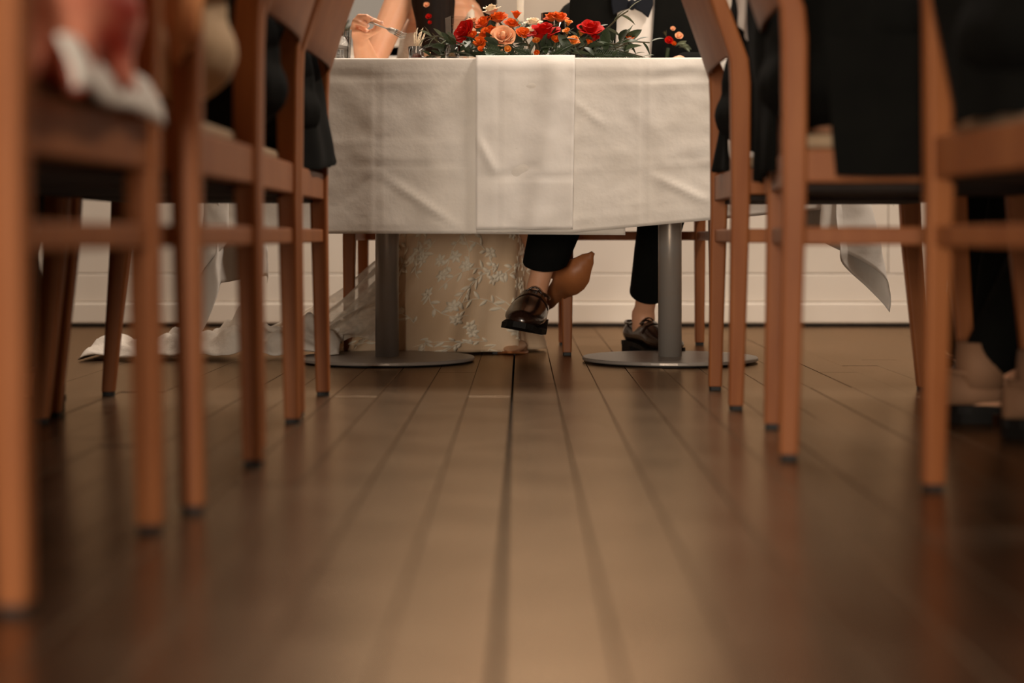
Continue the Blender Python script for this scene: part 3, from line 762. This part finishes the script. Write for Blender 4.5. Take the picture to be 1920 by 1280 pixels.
# --- groom
gx, gy = .33, 4.86
def relg(p): return V(p)-V((gx, gy, 0))
G = MB()
pel, che, nek, hd = V((.33, 4.90, .57)), V((.315, 4.86, .80)), V((.302, 4.80, .985)), V((.30, 4.78, 1.15))
hipF, kneeF, ankF = V((.26, 4.88, .55)), V((.395, 4.46, .53)), V((.338, 4.74, .10))
hipC, kneeC, ankC = V((.41, 4.86, .56)), V((.165, 4.38, .60)), V((.040, 4.44, .185))
sh1, e1, w1 = V((.165, 4.86, .925)), V((.145, 4.74, .765)), V((.20, 4.56, .775))
sh2, e2, w2 = V((.50, 4.85, .93)), V((.56, 4.70, .77)), V((.42, 4.56, .775))
torso(G, relg(pel), relg(che), relg(nek)); G.cone(relg(che+V((0, -.01, .1))), .06, relg(nek), .052); G.cone(relg(nek), .052, relg(hd-V((0, 0, .06))), .05)
head(G, relg(hd), yaw=PI+.4)
for h, k, a in ((hipF, kneeF, ankF), (hipC, kneeC, ankC)):
    G.cone(relg(h), .085, relg(k), .058); G.cone(relg(k), .056, relg(k.lerp(a, .3)), .054); G.cone(relg(k.lerp(a, .3)), .054, relg(k.lerp(a, .72)), .031); G.cone(relg(k.lerp(a, .72)), .031, relg(a), .029)
footC_dir = V((-.12, -1, .03)).normalized()
footF_dir = V((.42, -.9, 0)).normalized()
G.cone(relg(ankF), .034, relg(ankF+V((0, -.01, -.05))), .032); G.cone(relg(ankF+V((0, -.01, -.05))), .03, relg(ankF+footF_dir*.12+V((0, 0, -.065))), .022)
G.cone(relg(ankC), .029, relg(ankC+V((-.002, -.01, -.05))), .028); G.cone(relg(ankC+V((-.002, -.01, -.055))), .027, relg(ankC+footC_dir*.10+V((0, 0, -.078))), .018)
for sh, e, wr in ((sh1, e1, w1), (sh2, e2, w2)):
    G.cone(relg(che+V((0, 0, .11))), .07, relg(sh), .05); G.cone(relg(sh), .05, relg(e), .04); G.cone(relg(e), .04, relg(wr), .028)
hand(G, relg(w1), (.7, -.5, 0), (0, 0, 1), (.5, .7, 0), curl=.3); hand(G, relg(w2), (-.7, -.5, 0), (0, 0, 1), (-.5, .7, 0), curl=.3)
groom = fused(G, 'person', 'skin', None, .0075, 4); groom.location = (gx, gy, 0)
tag(groom, 'person in black suit and bow tie, legs crossed, at the head table', 'person')
m = MB(); m.sphere(relg(hd+V((0, .03, .035))), (.086, .094, .09)); fused(m, 'hair', 'brown_hair', groom, .01, 3)
m = MB(); torso(m, relg(pel), relg(che), relg(nek), g=.008); m.cone(relg(che+V((0, -.01, .1))), .07, relg(nek+V((0, 0, .01))), .058)
shirt = fused(m, 'shirt', 'white_shirt', groom, .008, 3)
# jacket: thick shell over back, sides and shoulders with an open front (V of shirt)
m = MB()
torso(m, relg(pel+V((0, .025, .01))), relg(che+V((0, .028, 0))), relg(nek), g=.024)
for sh, e, wr in ((sh1, e1, w1), (sh2, e2, w2)):
    m.cone(relg(che+V((0, .03, .12))), .085, relg(sh), .068); m.cone(relg(sh), .068, relg(e), .056); m.cone(relg(e), .056, relg(e.lerp(wr, .85)), .04)
jk = fused(m, 'jacket', 'black_wool', groom, .009, 3)
def front_panel(s):
    # lapel and front of the jacket lying on the shirt
    ta, tb = (P(1160, -40, 4.735), P(1070, -40, 4.75)) if s < 0 else (P(1232, -40, 4.735), P(1340, -40, 4.75))
    ba, bb_ = (P(1152, 124, 4.70), P(1064, 124, 4.74)) if s < 0 else (P(1219, 124, 4.70), P(1345, 124, 4.74))
    def f(u, v):
        p = ta.lerp(tb, u).lerp(ba.lerp(bb_, u), v); p.y -= .02*math.sin(PI*u*.7)+.008*(1-u); return relg(p)
    MB().grid(f, 10, 14).build('lapel', 'black_wool', jk, True, thick=.006, bevel=.001)
front_panel(-1); front_panel(1)
# shirt front with placket
def sf(u, v):
    p = P(1150+78*u, -30, 4.735).lerp(P(1146+80*u, 124, 4.70), v); p.y -= .012*math.sin(PI*u)-.004; p.y += .003*nz3(u*5, v*9, 4); return relg(p)
MB().grid(sf, 10, 14).build('shirt_front', 'white_shirt', shirt, True, thick=.003)
# bow tie: two flared wings and a knot
bt = MB()
def wing(pts, d_):
    n_ = len(pts); f_ = [relg(P(x, y, 4.695)) for x, y in pts]; b2 = [p+V((0, d_, 0)) for p in f_]
    bt.rings([f_, b2])
wing([(1190, 2), (1205, -12), (1224, -16), (1225, 8), (1216, 33), (1203, 22), (1190, 16)], .014)
wing([(1180, 2), (1163, -14), (1148, -16), (1146, 6), (1150, 28), (1164, 20), (1180, 16)], .014)
bto = bt.build('bow_tie', 'navy_satin', groom, False, bevel=.003)
MB().sphere(relg(P(1185, 9, 4.69)), (.011, .009, .015)).build('knot', 'navy_satin', bto)
# trousers
m = MB(); m.sphere(relg(pel-V((0, 0, .02))), (.185, .135, .09))
for h, k, a, r1_, r2_, q in ((hipF, kneeF, ankF, .060, .050, .88), (hipC, kneeC, ankC, .074, .058, .86)):
    m.cone(relg(h), .1, relg(k), .075); m.cone(relg(k), .075, relg(k.lerp(a, .5)), r1_); m.cone(relg(k.lerp(a, .5)), r1_, relg(k.lerp(a, q)), r2_)
tro = fused(m, 'trousers', 'black_wool', groom, .008, 3)
def hem(o, co, no):
    "cut a clean hem"
    bm = bmesh.new(); bm.from_mesh(o.data)
    near = [f for f in bm.faces if (f.calc_center_median()-co).length < .16]
    ge = list({e for f in near for e in f.edges}|set(near)|{v for f in near for v in f.verts})
    bmesh.ops.bisect_plane(bm, geom=ge, plane_co=co, plane_no=no, clear_outer=True); bm.to_mesh(o.data); bm.free()
for k, a, q, tilt in ((kneeF, ankF, .86, V((0, 0, 0))), (kneeC, ankC, .84, V((.25, .3, .0)))):
    hem(tro, relg(k.lerp(a, q)), ((a-k).normalized()+tilt).normalized())
kk = tro.modifiers.new('solid', 'SOLIDIFY'); kk.thickness = .004
# loafers
l1 = loafer(groom); l1.location = relg((ankF.x-.004, ankF.y, 0)); l1.rotation_euler.z = math.atan2(-footF_dir.x, footF_dir.y)
l2 = loafer(groom)
yl = footC_dir; zl = V((0, 0, 1)); zl = (zl-yl*zl.dot(yl)).normalized(); xl = yl.cross(zl)
l2.matrix_local = Matrix.Translation(relg(ankC))@Matrix((xl, yl, zl)).transposed().to_4x4()@Matrix.Rotation(R(-10), 4, 'Y')@Matrix.Translation((0, .0, -.112))@Matrix.Scale(1.2, 4)
# boutonniere
leaf_me = {}
def leaf_mesh(m_, wd=.2, bend=.25):
    key = (m_, wd, bend)
    if key not in leaf_me:
        def f(u, v):
            ww = wd*math.sin(PI*min(1, .03+.97*u))**.75*(1-.25*u); a = (v-.5)*2
            return V((a*ww, u, -bend*u*u+.35*abs(a)*ww))
        me = MB().grid(f, 7, 2).mesh('leaf'); me.materials.append(MATS[m_]); leaf_me[key] = me
    return leaf_me[key]
def leaf(parent, pos, d, ln, m_='leaf_green', roll=0, wd=.2, bend=.25):
    o = link('leaf', leaf_mesh(m_, wd, bend), m_, parent); d = V(d).normalized()
    x = d.cross(V((0, 0, 1))); x = x.normalized() if x.length > .01 else V((1, 0, 0)); z = x.cross(d)
    M = Matrix((x, d, z)).transposed().to_4x4()@Matrix.Rotation(roll, 4, 'Y')
    o.matrix_local = Matrix.Translation(V(pos))@M@Matrix.Scale(ln, 4); return o
bo = MB().tube([relg(P(1253, 90, 4.675)), relg(P(1250, 112, 4.68))], [.005, .006], 8).build('boutonniere', 'leaf_green', groom)
for px, py, r, m_ in ((1253, 80, .017, 'rose_red'), (1272, 71, .016, 'rose_peach'), (1261, 56, .010, 'rose_peach'), (1263, 84, .010, 'petal_orange')):
    rose(bo, relg(P(px, py, 4.665)), r, m_, (.1, -1, .5), n=(3, 4), nm='flower')
for i in range(9):
    leaf(bo, relg(P(1266+i*2, 88-i % 3*3, 4.665)), (.9, -.3, .5-.16*i), .026, 'leaf_sage', i, .22)
for i in range(4): leaf(bo, relg(P(1250, 70, 4.668)), (-.5+.1*i, -.2, .9), .02, 'stem', i, .12)

# --- guests on the side rows
gl = [
 ((-.610, 1.666, 0), 90, 'person in a coral satin dress on the nearest left chair', ('coral_satin_shaded', 'dress'), dict(shoe='nude_leather', hair_len=.22, ankle_y=.30)),
 ((-.590, 2.185, 0), 90, 'person in a cream top on the second left chair', ('cream_knit', 'black_wool'), dict(hair_len=.2)),
 ((-.598, 2.722, 0), 90, 'person in dark clothes on the third left chair', ('black_wool', 'black_wool'), dict(ankle_y=.33)),
 ((-.604, 3.222, 0), 90, 'person in black suit on the fourth left chair, jacket tail hanging out', ('black_wool', 'black_wool'), dict(feet=((-.10, .32), (.09, .42)), shoe='brown_leather')),
 ((.604, 3.340, 0), -91, 'person in dark suit with pale shirt on the right chair next to the head table', ('black_wool', 'black_wool'), dict()),
 ((.590, 2.625, 0), -95, 'person in black with taupe shoes on the middle right chair', ('black_wool', 'black_wool'), dict(shoe='taupe_suede', loaf=False, feet=((-.33, .20), (-.11, .26)))),
 ((.728, 1.965, 0), -90, 'person in black on the nearest right chair at the frame edge', ('black_wool', 'black_wool'), dict(ankle_y=.36)),
]
guests = []
for base, rz, lb, look, kw in gl:
    guests.append(seated_guest(base, R(rz), lb, look, **kw))
def tail(person, corners, name='jacket_tail', seed=1, bow=.02, m_='black_wool'):
    "hanging cloth spanned by four world corners (top-left, top-right, bottom-right, bottom-left)"
    Mi = (Matrix.Translation(person.location)@Matrix.Rotation(person.rotation_euler.z, 4, 'Z')).inverted()
    tl, tr_, br, bl = [V(c) for c in corners]
    def f(u, v):
        p = tl.lerp(tr_, u).lerp(bl.lerp(br, u), v)
        nrm_ = (tr_-tl).cross(bl-tl).normalized()
        p += nrm_*(bow*math.sin(PI*u)*v + .008*nz3(u*3, v*2, seed)+.006*math.sin(u*11+v*2)*v); p.z += .006*nz3(u*4, 5, seed)*v
        return Mi@p
    MB().grid(f, 16, 20).build(name, m_, person, True, thick=.006, bevel=.001)
tail(guests[3], (P(558, 92, 3.16), P(590, 100, 3.36), P(627, 308, 3.46), P(557, 322, 3.12)), seed=3, bow=-.015)
tail(guests[3], (P(592, 118, 3.40), P(585, 116, 3.48), P(606, 318, 3.50), P(626, 306, 3.455)), seed=4, bow=.0)
tail(guests[4], (P(1366, 160, 3.42), P(1362, 160, 3.36), P(1368, 322, 3.30), P(1333, 322, 3.42)), seed=5, bow=.0)
tail(guests[5], (P(1402, -30, 2.86), P(1462, -30, 2.66), P(1452, 322, 2.66), P(1424, 345, 2.84)), seed=6, bow=-.012)
tail(guests[6], (P(1745, -40, 2.07), P(1960, -60, 1.85), P(1960, 200, 1.86), P(1790, 235, 2.06)), seed=8, bow=-.02)

tail(guests[5], (V((.425, 2.40, .60)), V((.86, 2.40, .60)), V((.84, 2.385, .395)), V((.44, 2.385, .405))), seed=9, bow=.0)
tail(guests[4], (P(1376, -40, 3.26), P(1420, -40, 3.20), P(1406, 78, 3.20), P(1384, 40, 3.26)), name='shirt_tail', seed=10, bow=0, m_='white_shirt')
tail(guests[0], (P(286, -40, 1.955), P(386, -40, 1.955), P(376, 50, 1.95), P(326, 128, 1.945)), name='shawl_end', seed=12, bow=.01, m_='tan_shawl')
MB().grid(lambda u, v: V((-.178+.352*u, -.205-.016*math.sin(PI*.5*v)-.004*math.sin(u*15), .496-.008*u-.046*v+.003*math.sin(u*11))), 24, 6).build('petticoat', 'white_shirt', guests[0], True, thick=.004)

# ------------------------------------------------------------------ things on the head table
TT = TZ+.0065
fa = empty('flower_garland', (.06, 4.17, TT))
F0 = V((.06, 4.17, TT))
def FP(px, py, Y): return P(px, py, Y)-F0
for px, py, Y, r, m_, ax, nn in (
   (1108, 50, 4.15, .034, 'rose_red', (.1, -.55, 1), (3, 4, 5)), (1019, 56, 4.11, .042, 'rose_red', (-.15, -.35, 1), (3, 4, 5)),
   (868, 58, 4.13, .034, 'rose_red', (-.8, -.6, .45), (3, 4, 5)), (943, 66, 4.10, .031, 'rose_peach', (0, -.9, .5), (3, 4, 5)),
   (1076, 74, 4.11, .020, 'petal_amber', (.1, -.5, 1), (3, 4, 4)), (1181, 72, 4.14, .018, 'petal_orange', (.1, -.2, 1), (3, 3)),
   (914, 58, 4.14, .024, 'petal_orange', (-.4, -.5, .8), (3, 4, 4)), (934, 30, 4.17, .026, 'petal_orange', (-.1, -.4, 1), (3, 4, 4)),
   (920, 16, 4.19, .026, 'petal_cream', (-.3, -.2, 1), (3, 4, 4)), (1050, 30, 4.19, .024, 'petal_orange', (.2, -.4, 1), (3, 4, 4)),
   (960, 42, 4.18, .022, 'petal_orange', (.1, -.5, 1), (3, 4, 4)), (899, 78, 4.11, .018, 'petal_orange', (-.2, -.9, .5), (3, 4, 4)),
   (1000, 40, 4.21, .024, 'petal_cream', (0, -.3, 1), (3, 4, 4)), (884, 40, 4.19, .022, 'rose_peach', (-.2, -.3, 1), (3, 4, 4)),
   (1006, 76, 4.10, .014, 'petal_amber', (-.2, -.8, .6), (3, 4)), (1062, 58, 4.14, .014, 'petal_amber', (-.3, -.6, .8), (3, 4)),
   (1104, 78, 4.12, .012, 'petal_orange', (.3, -.6, .8), (3, 4)), (902, 92, 4.09, .012, 'petal_orange', (0, -.8, .5), (3, 4)),
   (1006, 98, 4.085, .010, 'petal_orange', (0, -.8, -.3), (3, 4)), (1115, 70, 4.16, .018, 'rose_red', (.2, -.5, .6), (3, 4)),
   (905, 40, 4.16, .024, 'petal_orange', (-.5, -.4, .8), (3, 4, 4)), (982, 60, 4.12, .020, 'petal_orange', (.2, -.7, .7), (3, 4, 4)),
   (968, 26, 4.20, .020, 'petal_orange', (.1, -.3, 1), (3, 4)), (1042, 74, 4.10, .016, 'petal_orange', (.1, -.8, .5), (3, 4)),
   (1066, 42, 4.17, .015, 'petal_amber', (.2, -.5, .9), (3, 4)), (996, 56, 4.14, .018, 'petal_cream', (-.2, -.6, .8), (3, 4)),
   (886, 66, 4.12, .017, 'petal_orange', (-.3, -.8, .5), (3, 4)), (1090, 62, 4.15, .013, 'petal_amber', (.2, -.6, .8), (3, 4)),
   (1034, 30, 4.20, .022, 'petal_orange', (-.2, -.3, 1), (3, 4, 4)), (952, 92, 4.085, .012, 'petal_amber', (0, -.9, .3), (3, 4))):
    z = V(ax).normalized()
    rose(fa, FP(px, py, Y)-z*r*.55, r, m_, ax, nn)
    if py < 80:
        top = FP(px, py, Y)-z*r*.5; MB().tube([top, top*.7+V((0, .01, -.01)), V((top.x*.85, .02, .008))], .0022, 6).build('stem', 'stem', fa)
rnd = random.Random(11)
for i in range(150):                                     # low greenery along the table edge
    px = rnd.uniform(820, 1180); py = rnd.uniform(78, 112)-8*(1-abs(px-1000)/190)*rnd.random(); Y = rnd.uniform(4.07, 4.26)
    s_ = 1 if px > 1000 else -1
    p = FP(px, py, Y); p.z = max(p.z, .006)
    leaf(fa, p, (s_*rnd.uniform(-.2, 1), rnd.uniform(-.7, .2), rnd.uniform(-.15, .55)), rnd.uniform(.03, .062), 'leaf_green', rnd.uniform(-.8, .8), rnd.uniform(.16, .26), .2)
for i in range(46):                                      # upper leaves between the blooms
    px = rnd.uniform(860, 1130); py = rnd.uniform(55, 90); Y = rnd.uniform(4.14, 4.24)
    leaf(fa, FP(px, py, Y), (rnd.uniform(-1, 1), rnd.uniform(-.6, .3), rnd.uniform(-.2, 1)), rnd.uniform(.03, .055), rnd.choice(('leaf_green', 'leaf_green', 'leaf_sage')), rnd.uniform(-1, 1), .2)
def sprig(pts, lv, m_='leaf_sage', ln=.04, wd=.2):
    pw = [FP(*p) for p in pts]; MB().tube(pw, .0018, 6).build('stem', 'stem', fa)
    for k in range(lv):
        q = (k+1)/(lv)*(len(pw)-1); i = min(int(q), len(pw)-2); p = pw[i].lerp(pw[i+1], q-i); d = (pw[i+1]-pw[i]).normalized()
        sd = 1 if k % 2 else -1
        leaf(fa, p, d*.8+V((.15*sd, -.2*sd, .6*sd)), ln, m_, .4*sd, wd)
sprig([(1120, 66, 4.13), (1142, 50, 4.12), (1160, 32, 4.11), (1178, 20, 4.10)], 4, ln=.042)
sprig([(1130, 84, 4.13), (1160, 82, 4.11), (1190, 78, 4.10), (1218, 80, 4.09)], 6, 'leaf_green', .036)
sprig([(1150, 92, 4.13), (1180, 100, 4.11), (1205, 107, 4.10)], 6, 'leaf_sage', .028, .14)
sprig([(880, 90, 4.12), (850, 76, 4.11), (822, 68, 4.10), (800, 70, 4.10)], 7, 'leaf_sage', .034, .18)
sprig([(860, 100, 4.12), (830, 104, 4.10), (800, 106, 4.09)], 7, 'leaf_green', .03, .2)
sprig([(850, 92, 4.13), (828, 84, 4.12), (806, 66, 4.12)], 6, 'stem', .026, .12)
def frond(a, b, n, ln):
    m = MB(); a, b = FP(*a), FP(*b); m.tube([a, b], .0015, 5); d = (b-a).normalized(); s_ = d.cross(V((0, -1, 0))).normalized()
    for k in range(n):
        p = a.lerp(b, k/n); q = ln*math.sin(PI*(.2+.8*k/n))
        for sd in (-1, 1):
            e = p+(s_*sd*.8+d*.6).normalized()*q
            w_ = d*.003; m.add([p-w_, p+w_, e+V((0, -.003, 0)), ], [(0, 1, 2)])
    m.build('fern_frond', 'leaf_green', fa, True, thick=.0006)
frond((1030, 106, 4.08), (1074, 84, 4.07), 14, .026); frond((1100, 104, 4.09), (1190, 104, 4.07), 22, .016)
frond((950, 104, 4.08), (905, 92, 4.07), 14, .022); frond((1120, 96, 4.10), (1200, 108, 4.08), 22, .014); frond((1000, 108, 4.075), (965, 92, 4.07), 12, .022)
tag(fa, 'garland of red, peach and orange roses with greenery on the head table', 'flowers')

def glassware(name, x, y, r0, r1, h, label, fill=None, fm=None, n=24, cat='glass', sq=False):
    o = empty(name, (x, y, TT))
    wl = .0025
    prof = [(0, 0), (r0, 0), (r1, h), (r1-wl, h), (r0-wl, .008), (0, .008)]
    MB().lathe(prof, n=n).build('bowl', 'clear_glass', o, n > 12)
    if fill: MB().lathe([(0, .009), (r0-wl-.0008, .009), (r0+(r1-r0)*fill-wl-.0008, h*fill), (0, h*fill)], n=n).build('drink', fm, o)
    tag(o, label, cat); return o
def tx(px, Y): return (px-978)*Y/3200
glassware('water_glass', tx(634, 4.24), 4.24, .029, .034, .092, 'faceted water tumbler on the head table beside the bare elbow', .8, 'clear_glass', 12)
glassware('bud_jar', tx(781, 4.12), 4.12, .019, .021, .036, 'small glass jar of amber liquid left of the flowers', .62, 'amber_drink', 16, 'jar')
gg = glassware('square_tumbler', tx(858, 4.26), 4.26, .029, .036, .125, 'angular clear tumbler behind the leftmost red rose', None, None, 4)
gg.rotation_euler.z = PI/4+.35
glassware('tumbler', tx(1038, 4.36), 4.36, .030, .033, .148, 'tall clear tumbler behind the middle red rose', None, None, 20)
glassware('tumbler', tx(1128, 4.22), 4.22, .028, .030, .075, 'short clear tumbler below the tallest red rose', None, None, 20)
glassware('votive_holder', tx(848, 4.09), 4.09, .016, .020, .036, 'gold tealight glass among the leaves at the garland end', .7, 'gold', 20, 'candle holder')
ck = MB().lathe([(0, 0), (.0085, 0), (.009, .004), (.008, .006), (.009, .009), (.008, .012), (.009, .015), (.008, .018), (.0088, .022), (0, .023)], n=16).build('cork', 'cork')
ck.location = (tx(801, 4.11), 4.11, TT); tag(ck, 'ridged pale cork standing beside the amber jar', 'cork')
cs = empty('candle', (tx(976, 4.5), 4.5, TT))
MB().lathe([(0, 0), (.034, 0), (.03, .008), (.006, .014), (.005, .10), (.011, .13), (.011, .142), (0, .143)], n=20).build('candlestick', 'steel', cs)
MB().lathe([(0, .1435), (.0095, .1435), (.0095, .30), (.002, .304), (0, .304)], n=16).build('taper', 'candle_wax', cs)
tag(cs, 'white taper candle in a slim holder behind the flowers', 'candle')
# white sprig in the amber jar
sp = MB(); 
for k in range(5):
    a = P(781+(k-2)*1, 100, 4.12); b_ = P(776+k*5, 66-8*(k % 2), 4.12+.01*(k-2)); sp.tube([a, b_], .001, 5)
    for q in range(4):
        c_ = a.lerp(b_, .5+.15*q); sp.add([c_, c_+V((.0025, 0, .004)), c_+V((.002*(q-1), -.001, .011)), c_+V((-.0025, 0, .004))], [(0, 1, 2, 3)])
so = sp.build('dried_sprig', 'petal_cream', None, True, thick=.0008); tag(so, 'pale dried sprig standing in the small amber jar', 'sprig')
# plant on the window ledge
pt = empty('potted_plant', (-.66, 6.02, .949))
MB().lathe([(0, 0), (.035, 0), (.045, .06), (.041, .06), (.035, .05), (0, .05)], n=20).build('pot', 'warm_grey', pt)
for i in range(26):
    a = i*2.4; leaf(pt, (0, 0, .05), (math.cos(a)*.7, math.sin(a)*.4, .5+.02*i), .07+.03*(i % 3), 'plant_grey', 0, .22)
tag(pt, 'blurred grey-green plant on the window ledge', 'plant')
